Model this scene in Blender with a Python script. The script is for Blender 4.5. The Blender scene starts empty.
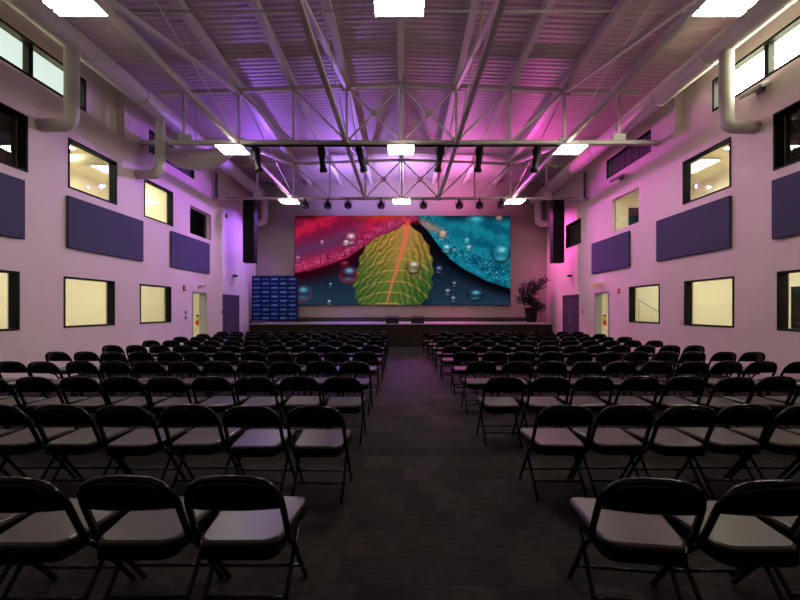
import bpy, bmesh, math, random
import numpy as np
from mathutils import Vector, Matrix
R = math.radians
rnd = random.Random(7)
SC = bpy.context.scene
COL = SC.collection

# ------------------------------------------------------------------ camera
cam_d = bpy.data.cameras.new('camera')
cam = bpy.data.objects.new('camera', cam_d); COL.objects.link(cam)
cam.location = (0, 0, 1.49); cam.rotation_euler = (R(90), 0, 0)
cam_d.sensor_width = 36; cam_d.lens = 370/800*36
cam_d.shift_x = -3/800; cam_d.shift_y = 10/800
cam_d.clip_start = 0.05; cam_d.clip_end = 200
SC.camera = cam
SC.view_settings.view_transform = 'Standard'; SC.view_settings.look = 'None'
SC.view_settings.gamma = 1; SC.view_settings.exposure = 0.0
SC.view_settings.use_curve_mapping = False

# ------------------------------------------------------------------ sky (seen and felt through the clerestory windows)
W = bpy.data.worlds.new('overcast_sky'); SC.world = W; W.use_nodes = True
nt = W.node_tree; nt.nodes.clear()
wo = nt.nodes.new('ShaderNodeOutputWorld'); bg = nt.nodes.new('ShaderNodeBackground')
tc = nt.nodes.new('ShaderNodeTexCoord'); sx = nt.nodes.new('ShaderNodeSeparateXYZ')
mr = nt.nodes.new('ShaderNodeMapRange'); cr = nt.nodes.new('ShaderNodeMix'); cr.data_type = 'RGBA'
mr.inputs['From Min'].default_value = -0.6; mr.inputs['From Max'].default_value = 0.6
nt.links.new(tc.outputs['Generated'], sx.inputs[0]); nt.links.new(sx.outputs['X'], mr.inputs['Value'])
nt.links.new(mr.outputs[0], cr.inputs['Factor'])
cr.inputs['A'].default_value = (0.88, 1.0, 0.92, 1); cr.inputs['B'].default_value = (42.0, 40.0, 30.0, 1)
nt.links.new(cr.outputs['Result'], bg.inputs['Color']); nt.links.new(bg.outputs[0], wo.inputs[0])
bg.inputs['Strength'].default_value = 1.0

# brightness of the lamps, tuned together
HIGHBAY = 59.0
CORRIDOR = 15.0
VIOLET = (0.36, 0.13, 1.0)
MAGENTA = (1.0, 0.10, 0.62)
P_UP = 430.0       # par cans
P_SIDE = 900.0

def portal(x, y0, y1, z0, z1, rot):
    ld = bpy.data.lights.new('window_daylight', 'AREA'); ld.shape = 'RECTANGLE'
    ld.size = z1-z0; ld.size_y = y1-y0; ld.cycles.is_portal = True
    o = bpy.data.objects.new('window_daylight', ld); COL.objects.link(o)
    o.location = (x, (y0+y1)/2, (z0+z1)/2); o.rotation_euler = (0, rot, 0)
portal(-7.45, 3.5, 8.42, 5.98, 6.7, R(-90))
portal(7.28, 3.5, 8.35, 5.98, 6.7, R(90))

def spot(name, loc, target, color, power, size=100, blend=0.8, radius=0.08):
    ld = bpy.data.lights.new(name, 'SPOT'); ld.color = color; ld.energy = power
    ld.spot_size = R(size); ld.spot_blend = blend; ld.shadow_soft_size = radius
    o = bpy.data.objects.new(name, ld); COL.objects.link(o); o.location = loc
    d = Vector(target)-Vector(loc); o.rotation_euler = d.to_track_quat('-Z', 'Y').to_euler()
    return o

# ------------------------------------------------------------------ materials
def mat(name, col, rough=0.5, metal=0.0, noise=0.0, nscale=8.0, bump=0.0, bscale=40.0, spec=0.5, coat=0.0):
    m = bpy.data.materials.new(name); m.use_nodes = True
    t = m.node_tree; p = t.nodes['Principled BSDF']
    p.inputs['Base Color'].default_value = (*col, 1); p.inputs['Roughness'].default_value = rough
    p.inputs['Metallic'].default_value = metal; p.inputs['Specular IOR Level'].default_value = spec
    p.inputs['Coat Weight'].default_value = coat
    tcn = t.nodes.new('ShaderNodeTexCoord')
    if noise > 0:
        n = t.nodes.new('ShaderNodeTexNoise'); n.inputs['Scale'].default_value = nscale; n.inputs['Detail'].default_value = 5
        mx = t.nodes.new('ShaderNodeMix'); mx.data_type = 'RGBA'
        mx.inputs['A'].default_value = (*[c*(1-noise) for c in col], 1); mx.inputs['B'].default_value = (*[min(1, c*(1+noise)) for c in col], 1)
        t.links.new(tcn.outputs['Object'], n.inputs['Vector']); t.links.new(n.outputs['Fac'], mx.inputs['Factor'])
        t.links.new(mx.outputs['Result'], p.inputs['Base Color'])
    if bump > 0:
        n2 = t.nodes.new('ShaderNodeTexNoise'); n2.inputs['Scale'].default_value = bscale
        b = t.nodes.new('ShaderNodeBump'); b.inputs['Strength'].default_value = bump; b.inputs['Distance'].default_value = 0.01
        t.links.new(tcn.outputs['Object'], n2.inputs['Vector']); t.links.new(n2.outputs['Fac'], b.inputs['Height'])
        t.links.new(b.outputs[0], p.inputs['Normal'])
    return m
def emis(name, col, s):
    m = bpy.data.materials.new(name); m.use_nodes = True; t = m.node_tree; t.nodes.clear()
    o = t.nodes.new('ShaderNodeOutputMaterial'); e = t.nodes.new('ShaderNodeEmission')
    e.inputs[0].default_value = (*col, 1); e.inputs[1].default_value = s; t.links.new(e.outputs[0], o.inputs[0])
    return m
M = {}
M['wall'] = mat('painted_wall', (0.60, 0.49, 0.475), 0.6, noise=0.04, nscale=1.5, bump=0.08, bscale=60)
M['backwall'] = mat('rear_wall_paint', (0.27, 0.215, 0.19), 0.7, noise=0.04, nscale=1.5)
M['steel'] = mat('painted_steel', (0.50, 0.46, 0.42), 0.45, noise=0.05, nscale=5)
M['duct'] = mat('duct_paint', (0.52, 0.48, 0.44), 0.5, noise=0.05, nscale=3)
M['frame'] = mat('black_frame', (0.005, 0.005, 0.005), 0.6, noise=0.1, spec=0.12)
M['blackpaint'] = mat('black_chair_paint', (0.005, 0.005, 0.006), 0.14, noise=0.1, coat=0.0, spec=0.28)
M['vinyl'] = mat('grey_vinyl', (0.054, 0.045, 0.044), 0.31, noise=0.08, nscale=6, bump=0.015, bscale=120)
M['panel'] = mat('blue_grey_fabric', (0.068, 0.062, 0.125), 0.95, noise=0.12, nscale=30, bump=0.3, bscale=300, spec=0.1)
M['doorpurple'] = mat('plum_door_paint', (0.075, 0.05, 0.10), 0.45, noise=0.05)
M['corr'] = mat('cream_corridor_paint', (0.74, 0.69, 0.55), 0.7, noise=0.03)
M['corrdark'] = mat('unlit_room_shade', (0.16, 0.14, 0.10), 0.8, noise=0.05)  # darkness of the unlit upper rooms put into their wall colour
M['stagewood'] = mat('stage_front_wood', (0.016, 0.010, 0.006), 0.6, noise=0.35, nscale=4, spec=0.15)
M['stagetop'] = mat('stage_top_black', (0.24, 0.21, 0.23), 0.35, noise=0.1)
M['black'] = mat('matte_black', (0.003, 0.003, 0.0035), 0.7, noise=0.1, spec=0.25)
M['baseboard'] = mat('rubber_baseboard', (0.015, 0.012, 0.012), 0.6, noise=0.1)
M['navy'] = mat('navy_banner', (0.003, 0.016, 0.075), 0.8, noise=0.08, spec=0.1)
M['bannerwhite'] = mat('banner_print', (0.16, 0.25, 0.50), 0.6, noise=0.05)
M['red'] = mat('red_plastic', (0.55, 0.03, 0.03), 0.4, noise=0.05)
M['white'] = mat('white_plastic', (0.7, 0.68, 0.65), 0.4, noise=0.03)
M['grey'] = mat('grey_plastic', (0.25, 0.25, 0.25), 0.4, noise=0.05)
M['leaf'] = mat('dark_leaf', (0.012, 0.018, 0.009), 0.5, noise=0.3, nscale=12)
M['stem'] = mat('plant_stem', (0.06, 0.04, 0.025), 0.7, noise=0.2)
M['highbay'] = emis('highbay_glow', (1.0, 0.90, 0.74), HIGHBAY)
M['corrlamp'] = emis('corridor_lamp_glow', (1.0, 0.93, 0.68), CORRIDOR)
M['roof_fill'] = emis('roof_fill_glow', (1.0, 0.85, 0.72), HIGHBAY*.3)  # glow of the added strips that light the roof steel from below
M['upperlamp'] = emis('upper_room_lamp_glow', (1.0, 0.92, 0.68), CORRIDOR*1.6)
M['tube'] = emis('tube_lamp_glow', (1.0, 0.9, 0.6), 2.0)
M['exit_red'] = emis('exit_sign_glow', (1.0, 0.12, 0.10), 0.9)

def deck_material():
    m = mat('corrugated_deck', (0.46, 0.37, 0.39), 0.5); t = m.node_tree; p = t.nodes['Principled BSDF']
    tcn = t.nodes.new('ShaderNodeTexCoord'); w = t.nodes.new('ShaderNodeTexWave')
    w.wave_type = 'BANDS'; w.bands_direction = 'Y'; w.wave_profile = 'SIN'; w.inputs['Scale'].default_value = 2.1
    b = t.nodes.new('ShaderNodeBump'); b.inputs['Strength'].default_value = 0.45; b.inputs['Distance'].default_value = 0.025
    t.links.new(tcn.outputs['Object'], w.inputs['Vector']); t.links.new(w.outputs['Fac'], b.inputs['Height'])
    t.links.new(b.outputs[0], p.inputs['Normal'])
    return m
M['deck'] = deck_material()
def carpet_material():
    m = mat('carpet_planks', (0.05, 0.04, 0.04), 0.9, spec=0.2); t = m.node_tree; p = t.nodes['Principled BSDF']
    tcn = t.nodes.new('ShaderNodeTexCoord')
    br = t.nodes.new('ShaderNodeTexBrick'); br.inputs['Scale'].default_value = 1.0
    br.inputs['Brick Width'].default_value = 0.25; br.inputs['Row Height'].default_value = 0.25; br.offset = 0.5
    br.inputs['Mortar Size'].default_value = 0.0; br.inputs['Bias'].default_value = 0.0
    br.inputs['Color1'].default_value = (0.009, 0.0064, 0.0072, 1); br.inputs['Color2'].default_value = (0.024, 0.0175, 0.0195, 1)
    n = t.nodes.new('ShaderNodeTexNoise'); n.inputs['Scale'].default_value = 9; n.inputs['Detail'].default_value = 8
    mp = t.nodes.new('ShaderNodeMapping'); mp.inputs['Scale'].default_value = (1, 5, 1)
    mx = t.nodes.new('ShaderNodeMix'); mx.data_type = 'RGBA'; mx.blend_type = 'MULTIPLY'; mx.inputs['Factor'].default_value = 1
    rr = t.nodes.new('ShaderNodeMapRange'); rr.inputs['From Min'].default_value = 0.3; rr.inputs['From Max'].default_value = 0.7
    rr.inputs['To Min'].default_value = 0.45; rr.inputs['To Max'].default_value = 1.5
    t.links.new(tcn.outputs['Object'], br.inputs['Vector']); t.links.new(tcn.outputs['Object'], mp.inputs[0]); t.links.new(mp.outputs[0], n.inputs['Vector'])
    t.links.new(n.outputs['Fac'], rr.inputs['Value']); t.links.new(br.outputs['Color'], mx.inputs['A']); t.links.new(rr.outputs[0], mx.inputs['B'])
    t.links.new(mx.outputs['Result'], p.inputs['Base Color'])
    return m
M['carpet'] = carpet_material()
def glass_material():
    m = bpy.data.materials.new('window_glass'); m.use_nodes = True; t = m.node_tree; t.nodes.clear()
    o = t.nodes.new('ShaderNodeOutputMaterial'); tr = t.nodes.new('ShaderNodeBsdfTransparent'); g = t.nodes.new('ShaderNodeBsdfGlossy')
    tr.inputs[0].default_value = (0.94, 0.97, 0.95, 1); g.inputs['Roughness'].default_value = 0.02
    lw = t.nodes.new('ShaderNodeLayerWeight'); lw.inputs[0].default_value = 0.5
    pw = t.nodes.new('ShaderNodeMath'); pw.operation = 'POWER'; pw.inputs[1].default_value = 4
    fr = t.nodes.new('ShaderNodeMapRange'); fr.inputs['To Min'].default_value = .035; fr.inputs['To Max'].default_value = .8
    t.links.new(lw.outputs['Facing'], pw.inputs[0]); t.links.new(pw.outputs[0], fr.inputs['Value'])
    mx = t.nodes.new('ShaderNodeMixShader'); t.links.new(fr.outputs[0], mx.inputs[0]); t.links.new(tr.outputs[0], mx.inputs[1]); t.links.new(g.outputs[0], mx.inputs[2])
    t.links.new(mx.outputs[0], o.inputs[0]); return m
M['glass'] = glass_material()

# ------------------------------------------------------------------ mesh helpers
def box(bm, x0, x1, y0, y1, z0, z1, mi=0):
    vs = [bm.verts.new(p) for p in ((x0,y0,z0),(x1,y0,z0),(x1,y1,z0),(x0,y1,z0),(x0,y0,z1),(x1,y0,z1),(x1,y1,z1),(x0,y1,z1))]
    for f in ((0,3,2,1),(4,5,6,7),(0,1,5,4),(1,2,6,5),(2,3,7,6),(3,0,4,7)):
        fc = bm.faces.new([vs[i] for i in f]); fc.material_index = mi
def bar(bm, a, b, w, h=None, up=(0, 0, 1)):
    """rectangular section bar between two points"""
    h = h or w; a = Vector(a); b = Vector(b); d = (b-a).normalized(); u = Vector(up)
    if abs(d.dot(u)) > 0.95: u = Vector((0, 1, 0))
    s = d.cross(u).normalized(); u = s.cross(d).normalized()
    vs = []
    for p in (a, b):
        for i, j in ((-1,-1),(1,-1),(1,1),(-1,1)): vs.append(bm.verts.new(p+s*(i*w/2)+u*(j*h/2)))
    for f in ((0,1,2,3),(7,6,5,4),(0,4,5,1),(1,5,6,2),(2,6,7,3),(3,7,4,0)): bm.faces.new([vs[i] for i in f])
def tube(bm, pts, r, n=8, cap=True):
    pts = [Vector(p) for p in pts]; rs = r if isinstance(r, (list, tuple)) else [r]*len(pts)
    rings = []; prev = None
    for i, p in enumerate(pts):
        if i == 0: d = (pts[1]-p).normalized()
        elif i == len(pts)-1: d = (p-pts[i-1]).normalized()
        else: d = ((p-pts[i-1]).normalized()+(pts[i+1]-p).normalized()).normalized()
        if prev is None:
            u = Vector((0, 0, 1)) if abs(d.z) < 0.9 else Vector((1, 0, 0))
            u = (u-d*u.dot(d)).normalized()
        else: u = (prev-d*prev.dot(d)).normalized()
        prev = u; v = d.cross(u)
        rings.append([bm.verts.new(p+(u*math.cos(2*math.pi*k/n)+v*math.sin(2*math.pi*k/n))*rs[i]) for k in range(n)])
    for a, b in zip(rings, rings[1:]):
        for k in range(n): f = bm.faces.new((a[k], a[(k+1) % n], b[(k+1) % n], b[k])); f.smooth = True
    if cap: bm.faces.new(rings[0][::-1]); bm.faces.new(rings[-1])
def bend(pts, rad, seg=5):
    """round the corners of a polyline"""
    pts = [Vector(p) for p in pts]; out = [pts[0]]
    for a, b, c in zip(pts, pts[1:], pts[2:]):
        d1 = (a-b).normalized(); d2 = (c-b).normalized(); p0 = b+d1*rad; p1 = b+d2*rad
        for k in range(seg+1):
            t = k/seg; out.append(p0*(1-t)**2+b*2*t*(1-t)+p1*t*t)
    out.append(pts[-1]); return out
def lathe(bm, prof, n=16, loc=(0, 0, 0), axis=None):
    q = Vector((0, 0, 1)).rotation_difference(Vector(axis)) if axis else None
    rings = []
    for r, z in prof:
        ring = []
        for k in range(n):
            v = Vector((r*math.cos(2*math.pi*k/n), r*math.sin(2*math.pi*k/n), z))
            if q: v = q @ v
            ring.append(bm.verts.new(v+Vector(loc)))
        rings.append(ring)
    for a, b in zip(rings, rings[1:]):
        for k in range(n): f = bm.faces.new((a[k], a[(k+1) % n], b[(k+1) % n], b[k])); f.smooth = True
    bm.faces.new(rings[0][::-1]); bm.faces.new(rings[-1])
def obj(name, bm, m, parent=None, bevel=0.0, smooth=False, label=None):
    bmesh.ops.recalc_face_normals(bm, faces=bm.faces)
    me = bpy.data.meshes.new(name); bm.to_mesh(me); bm.free()
    for k in (m if isinstance(m, (list, tuple)) else [m]): me.materials.append(k)
    if smooth:
        for p in me.polygons: p.use_smooth = True
    o = bpy.data.objects.new(name, me); COL.objects.link(o)
    if parent: o.parent = parent
    if bevel:
        b = o.modifiers.new('bevel', 'BEVEL'); b.width = bevel; b.segments = 2; b.limit_method = 'ANGLE'
    if label: o['label'] = label
    return o
def tag(o, label, cat, group=None):
    o['label'] = label; o['category'] = cat
    if group: o['group'] = group
    return o
def thing(name, label, cat, loc=(0, 0, 0), rotz=0, group=None):
    o = bpy.data.objects.new(name, None); COL.objects.link(o); o.location = loc; o.rotation_euler = (0, 0, rotz)
    o.empty_display_size = 0.1
    return tag(o, label, cat, group)
def struct(name, bm, m, parent=None, **k):
    o = obj(name, bm, m, parent, **k)
    if not parent: o['kind'] = 'structure'
    return o
def sempty(name, loc):
    o = bpy.data.objects.new(name, None); COL.objects.link(o); o.location = loc; o['kind'] = 'structure'; return o
def NB(): return bmesh.new()
def dup(root, loc, rotz, label, name=None):
    r = root.copy(); COL.objects.link(r); r.location = loc; r.rotation_euler = (0, 0, rotz); r['label'] = label
    for ch in list(root.children):
        c = ch.copy(); COL.objects.link(c); c.parent = r
        for g in list(ch.children):
            d = g.copy(); COL.objects.link(d); d.parent = c
    return r

# ------------------------------------------------------------------ room shell
XL, XR = -7.0, 6.83
YB, YF = 17.6, -4.0
def wall_grid(bm, x_in, x_out, y0, y1, z0, z1, holes):
    ys = sorted({y0, y1, *[v for h in holes for v in h[:2]]}); zs = sorted({z0, z1, *[v for h in holes for v in h[2:]]})
    inside = lambda y, z: any(h[0] < y < h[1] and h[2] < z < h[3] for h in holes)
    q = lambda *p: bm.faces.new([bm.verts.new(v) for v in p])
    for a, b in zip(ys, ys[1:]):
        for c, d in zip(zs, zs[1:]):
            if inside((a+b)/2, (c+d)/2): continue
            for x in (x_in, x_out): q((x,a,c),(x,b,c),(x,b,d),(x,a,d))
    for h in holes+[(y0, y1, z0, z1)]:
        a, b, c, d = h
        q((x_in,a,c),(x_out,a,c),(x_out,b,c),(x_in,b,c)); q((x_in,a,d),(x_out,a,d),(x_out,b,d),(x_in,b,d))
        q((x_in,a,c),(x_out,a,c),(x_out,a,d),(x_in,a,d)); q((x_in,b,c),(x_out,b,c),(x_out,b,d),(x_in,b,d))

LOW = [(5.3, 6.75, 1.12, 2.19), (7.63, 8.98, 1.12, 2.19), (9.84, 11.17, 1.12, 2.19)]
UPL = [(5.5, 6.9, 4.05, 5.1), (7.73, 9.05, 4.05, 5.1), (10.0, 11.26, 4.02, 5.07), (12.16, 13.5, 4.02, 4.95)]
UPR = [(5.5, 6.82, 4.05, 5.1), (7.7, 9.03, 4.05, 5.1), (10.72, 12.07, 4.04, 5.07), (14.2, 15.5, 4.06, 5.03)]
CLER = (3.5, 8.4, 5.98, 6.7)
CLERF = (10.2, 12.4, 5.86, 6.48)
HALL = (12.27, 13.18, 0.0, 2.11)
DBL = (14.35, 15.8, 0.0, 2.11)
for side, s, X, ups in (('left', -1, XL, UPL), ('right', 1, XR, UPR)):
    bm = NB()
    wall_grid(bm, X, X+s*0.22, YF, YB+0.2, 0, 5.8, LOW+ups+[HALL, DBL])
    wall_grid(bm, X+s*0.2, X+s*0.4, YF, 9.3, 5.8, 7.9, [CLER])
    wall_grid(bm, X, X+s*0.22, 9.3, YB+0.2, 5.8, 7.9, [CLERF])
    box(bm, min(X+s*.02, X+s*.4), max(X+s*.02, X+s*.4), YF, 9.3, 5.74, 5.799)
    struct('wall_'+side, bm, M['wall'])
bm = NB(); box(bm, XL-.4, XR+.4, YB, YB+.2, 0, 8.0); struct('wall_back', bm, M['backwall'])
bm = NB(); box(bm, XL-.4, XR+.4, YF-.2, YF, 0, 8.0); struct('wall_front', bm, M['wall'])
bm = NB(); box(bm, XL, XR, YF, YB, -.1, 0); struct('floor', bm, M['carpet'])
# low gabled metal deck
bm = NB()
xc = -0.05; zt = 7.78; sl = 0.036
for a, b in ((XL-.4, xc), (xc, XR+.4)):
    za, zb = zt-sl*abs(a-xc), zt-sl*abs(b-xc)
    for z_ in (0, .12):
        bm.faces.new([bm.verts.new(v) for v in ((a,YF-.2,za+z_),(b,YF-.2,zb+z_),(b,YB+.2,zb+z_),(a,YB+.2,za+z_))])
struct('ceiling', bm, M['deck'])
for side, s, X in (('left', -1, XL), ('right', 1, XR)):
    bm = NB()
    for y0, y1 in ((YF, 12.25), (13.2, 14.33), (15.82, YB)):
        box(bm, min(X, X-s*.012), max(X, X-s*.012), y0, y1, 0, .1)
    struct('baseboard_'+side, bm, M['baseboard'])

M['blind'] = mat('dark_blind', (0.02, 0.025, 0.022), 0.6, noise=0.6, nscale=3)
# windows
nwin = [0]
def window(X, s, h, mull=(), pane=True, framed=True, edge=0.05, inner=0.035, name='window'):
    nwin[0] += 1
    y0, y1, z0, z1 = h
    root = sempty('window_%d' % nwin[0], (X+s*.1, (y0+y1)/2, z0))
    inv = Vector((-root.location.x, -root.location.y, -root.location.z))
    xa, xb = sorted((X-s*.012, X+s*.16)) if framed else sorted((X+s*.11, X+s*.16))
    bm = NB(); e = edge if framed else inner
    box(bm, xa, xb, y0, y0+e, z0, z1); box(bm, xa, xb, y1-e, y1, z0, z1)
    box(bm, xa, xb, y0+e, y1-e, z0, z0+e); box(bm, xa, xb, y0+e, y1-e, z1-e, z1)
    for ym in mull:
        xm = sorted((X+s*.04, X+s*.16)); box(bm, xm[0], xm[1], ym-.045, ym+.045, z0+e, z1-e)
    bmesh.ops.translate(bm, verts=bm.verts, vec=inv)
    struct('window_frame', bm, M['frame'] if framed else M['corr'], root)
    if pane:
        bm = NB(); xp = X+s*.135
        box(bm, xp-.004, xp+.004, y0+e, y1-e, z0+e, z1-e)
        bmesh.ops.translate(bm, verts=bm.verts, vec=inv); struct('window_pane', bm, M['glass'], root)
    return root
for side, s, X, ups in (('left', -1, XL, UPL), ('right', 1, XR, UPR)):
    for h in LOW: window(X, s, h, edge=.035)
    for i, h in enumerate(ups): window(X, s, h, edge=.035, framed=not ((side == 'left' and i == 3) or (side == 'right' and i == 2)))
    window(X+s*.2, s, CLER, mull=(5.2, 7.2), edge=.05)
    wf = window(X, s, CLERF, edge=.03)
    bm = NB(); yb = CLERF[0]+.04; pts_ = []
    for k in range(61):
        yy = yb+(CLERF[1]-CLERF[0]-.08)*k/60; pts_.append((X+s*(.09+.012*math.sin(k*1.3)+.008*math.sin(k*.6)), yy))
    for (xa, ya), (xb, yb2) in zip(pts_, pts_[1:]):
        bar(bm, (xa, ya, CLERF[2]+.32), (xb, yb2, CLERF[2]+.32), .006, CLERF[3]-CLERF[2]-.07)
    bmesh.ops.translate(bm, verts=bm.verts, vec=-Vector(wf.location)); struct('window_blind', bm, M['blind'], wf)

# corridors behind the side walls: two floors each, partitioned
for side, s, X in (('left', -1, XL), ('right', 1, XR)):
    xi = X+s*.22; xo = X+s*2.6
    a, b = sorted((xi, xo))
    def B(y0, y1, z0, z1, m, nm, xa=None, xb=None):
        bm = NB(); box(bm, xa if xa is not None else a, xb if xb is not None else b, y0, y1, z0, z1); struct(nm, bm, m)
    oo = sorted((xo, xo+s*.1))
    B(3, 16.5, 0, 3.0, M['corr'], 'wall_corridor_lower_'+side, *oo)
    B(3, 16.5, -.1, 0, M['corr'], 'floor_corridor_lower_'+side)
    B(3, 16.5, 2.95, 3.05, M['corr'], 'ceiling_corridor_lower_'+side)
    B(2.9, 3.0, 0, 5.6, M['corr'], 'wall_corridor_near_'+side)
    B(16.5, 16.6, 0, 5.6, M['corr'], 'wall_corridor_end_'+side)
    ysplit = 11.75 if side == 'left' else 13.2
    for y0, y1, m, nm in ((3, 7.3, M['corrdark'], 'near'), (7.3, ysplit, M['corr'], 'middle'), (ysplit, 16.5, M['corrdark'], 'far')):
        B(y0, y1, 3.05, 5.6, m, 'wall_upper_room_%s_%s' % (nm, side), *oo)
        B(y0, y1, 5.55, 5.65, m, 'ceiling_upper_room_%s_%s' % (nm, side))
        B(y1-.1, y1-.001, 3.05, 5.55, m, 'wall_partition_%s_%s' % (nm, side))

# ------------------------------------------------------------------ hallway doors and plum double doors
ndoor = 0
for side, s, X in (('left', -1, XL), ('right', 1, XR)):
    ndoor += 1; y0, y1, z0, z1 = HALL
    r = sempty('door_%d' % ndoor, (X, (y0+y1)/2, 0)); inv = -Vector(r.location)
    bm = NB(); xa, xb = sorted((X-s*.015, X+s*.235))
    box(bm, xa, xb, y0, y0+.04, 0, z1); box(bm, xa, xb, y1-.04, y1, 0, z1); box(bm, xa, xb, y0+.04, y1-.04, z1-.04, z1)
    bmesh.ops.translate(bm, verts=bm.verts, vec=inv); struct('door_frame', bm, M['grey'], r)
    ndoor += 1; y0, y1, z0, z1 = DBL
    r = sempty('door_%d' % ndoor, (X, (y0+y1)/2, 0)); inv = -Vector(r.location)
    bm = NB(); xa, xb = sorted((X-s*.015, X+s*.2))
    box(bm, xa, xb, y0, y0+.04, 0, z1); box(bm, xa, xb, y1-.04, y1, 0, z1); box(bm, xa, xb, y0+.04, y1-.04, z1-.04, z1)
    bmesh.ops.translate(bm, verts=bm.verts, vec=inv); struct('door_frame', bm, M['doorpurple'], r)
    ym = (y0+y1)/2
    for a, b in ((y0+.045, ym-.004), (ym+.004, y1-.045)):
        bm = NB(); xa, xb = sorted((X+s*.02, X+s*.065)); box(bm, xa, xb, a, b, .01, z1-.045)
        nr = int((b-a)/.14)
        for k in range(1, nr):
            yk = a+(b-a)*k/nr; xc1, xc2 = sorted((X+s*.008, X+s*.02)); box(bm, xc1, xc2, yk-.012, yk+.012, .12, z1-.15)
        bmesh.ops.translate(bm, verts=bm.verts, vec=inv); lf = struct('door_leaf', bm, M['doorpurple'], r)
        yh = ym-.1 if a < ym-.3 else ym+.1
        bm = NB(); xh = X-s*.03
        tube(bm, bend([(X+s*.02, yh, .95), (xh, yh, .95), (xh, yh, 1.15), (X+s*.02, yh, 1.15)], .02, 3), .01)
        bmesh.ops.translate(bm, verts=bm.verts, vec=inv); struct('door_handle', bm, M['grey'], lf)

# corridor lamps (lit ceiling troffers), seen through the windows
def troffer(x, y, z, L, w, label, m=None):
    t = thing('corridor_light', label, 'ceiling light', (x, y, z))
    bm = NB(); box(bm, -w/2-.02, w/2+.02, -L/2-.02, L/2+.02, -.05, 0); obj('housing', bm, M['white'], t)
    bm = NB(); box(bm, -w/2, w/2, -L/2, L/2, -.062, -.051); obj('diffuser', bm, m or M['corrlamp'], t)
    return t
for side, s, X in (('left', -1, XL), ('right', 1, XR)):
    xm = X+s*1.35
    for k, (y, nm) in enumerate(((6.2, 'nearest the camera, behind the first lower window'), (8.6, 'behind the second lower window'), (11.4, 'behind the third lower window'), (14.0, 'beyond the hallway doorway'))):
        troffer(xm, y, 2.93, 1.6, .5, 'ceiling light in the %s lower hallway, %s' % (side, nm))
    ups = ((8.4, 'behind the second upper window'), (10.6, 'behind the third upper window'))
    for k, (y, nm) in enumerate(ups):
        troffer(xm, y, 5.53, 1.5, .5, 'ceiling light of the %s upper room, %s' % (side, nm), M['upperlamp'])
    troffer(X+s*1.6, 6.4, 5.2, 1.0, .05, 'slim tube light in the unlit upper room, %s wall' % side, M['tube'])
    # round duct inside the middle upper room
    bm = NB(); tube(bm, [(0, 0, 0), (s*2.0, 0, 0)], .14, 14)
    o = obj('ceiling_pipe', bm, M['corr']); o.location = (X+s*.5, 9.4 if s < 0 else 8.3, 5.3); tag(o, 'round white pipe across the lit upper room behind the %s wall' % side, 'pipe')
    # extinguisher glimpsed in the doorway
    t = thing('fire_extinguisher', 'red fire extinguisher hanging in the hallway seen through the %s doorway' % side, 'fire extinguisher', (X+s*2.14, 16.432, .82))
    bm = NB(); lathe(bm, [(.045, 0), (.065, .02), (.065, .20), (.063, .205)], 14); obj('cylinder', bm, M['red'], t)
    M.setdefault('yellow', mat('yellow_label', (0.7, 0.5, 0.03), 0.5, noise=.05))
    bm = NB(); lathe(bm, [(.063, .206), (.065, .21), (.062, .31), (.035, .37), (.02, .38)], 14); obj('label', bm, M['yellow'], t, label='yellow upper band')
    bm = NB(); box(bm, -.04, .04, -.025, .025, .382, .46); obj('valve', bm, M['black'], t)
# dark open doorway leaf and stair rail seen in the right lower windows
bm = NB(); box(bm, -.03, .03, 0, 1.0, 0, 2.05); o = obj('hallway_door', bm, M['frame']); o.location = (9.36, 7.9, .0)
tag(o, 'dark door in the hallway seen through the nearest right lower window', 'door')
bm = NB(); box(bm, 0, .85, 0, .04, 0, 2.04); o = obj('upper_room_door', bm, M['frame']); o.location = (7.98, 13.05, 3.06)
tag(o, 'dark door inside the upper room behind the frameless right window', 'door')
t = thing('stair_handrail', 'dark sloping stair handrail behind the third right lower window', 'handrail', (8.6, 11.2, 0))
bm = NB(); tube(bm, [(0, 0, .9), (0, 2.4, 1.9)], .022); obj('rail', bm, M['grey'], t)
for k in range(3):
    bm = NB(); tube(bm, [(0, .1+k*1.1, 0), (0, .1+k*1.1, .94+k*.455)], .015); obj('post', bm, M['grey'], t)
bm = NB(); box(bm, -.02, .02, 0, .25, 0, 1.75); o = obj('hallway_poster', bm, mat('pink_poster', (.5, .18, .2), .6, noise=.2)); o.location = (-9.58, 9.1, .75)
tag(o, 'narrow pinkish poster on the hallway wall, nearest left lower window', 'poster')

# ------------------------------------------------------------------ acoustic panels
words = {0: 'nearest the camera', 1: 'middle of the three', 2: 'nearest the stage'}
for side, s, X in (('left', -1, XL), ('right', 1, XR)):
    for i, (y0, y1) in enumerate(((4.55, 6.8), (7.68, 9.9), (11.1, 13.3))):
        bm = NB(); xa, xb = sorted((0, -s*.06)); box(bm, xa, xb, 0, y1-y0, 0, 1.08)
        o = obj('acoustic_panel', bm, M['panel'], bevel=.008); o.location = (X-s*.001, y0, 2.79)
        tag(o, 'blue-grey fabric acoustic panel on the %s wall, %s' % (side, words[i]), 'acoustic panel', 'acoustic panels on the side walls')

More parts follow.
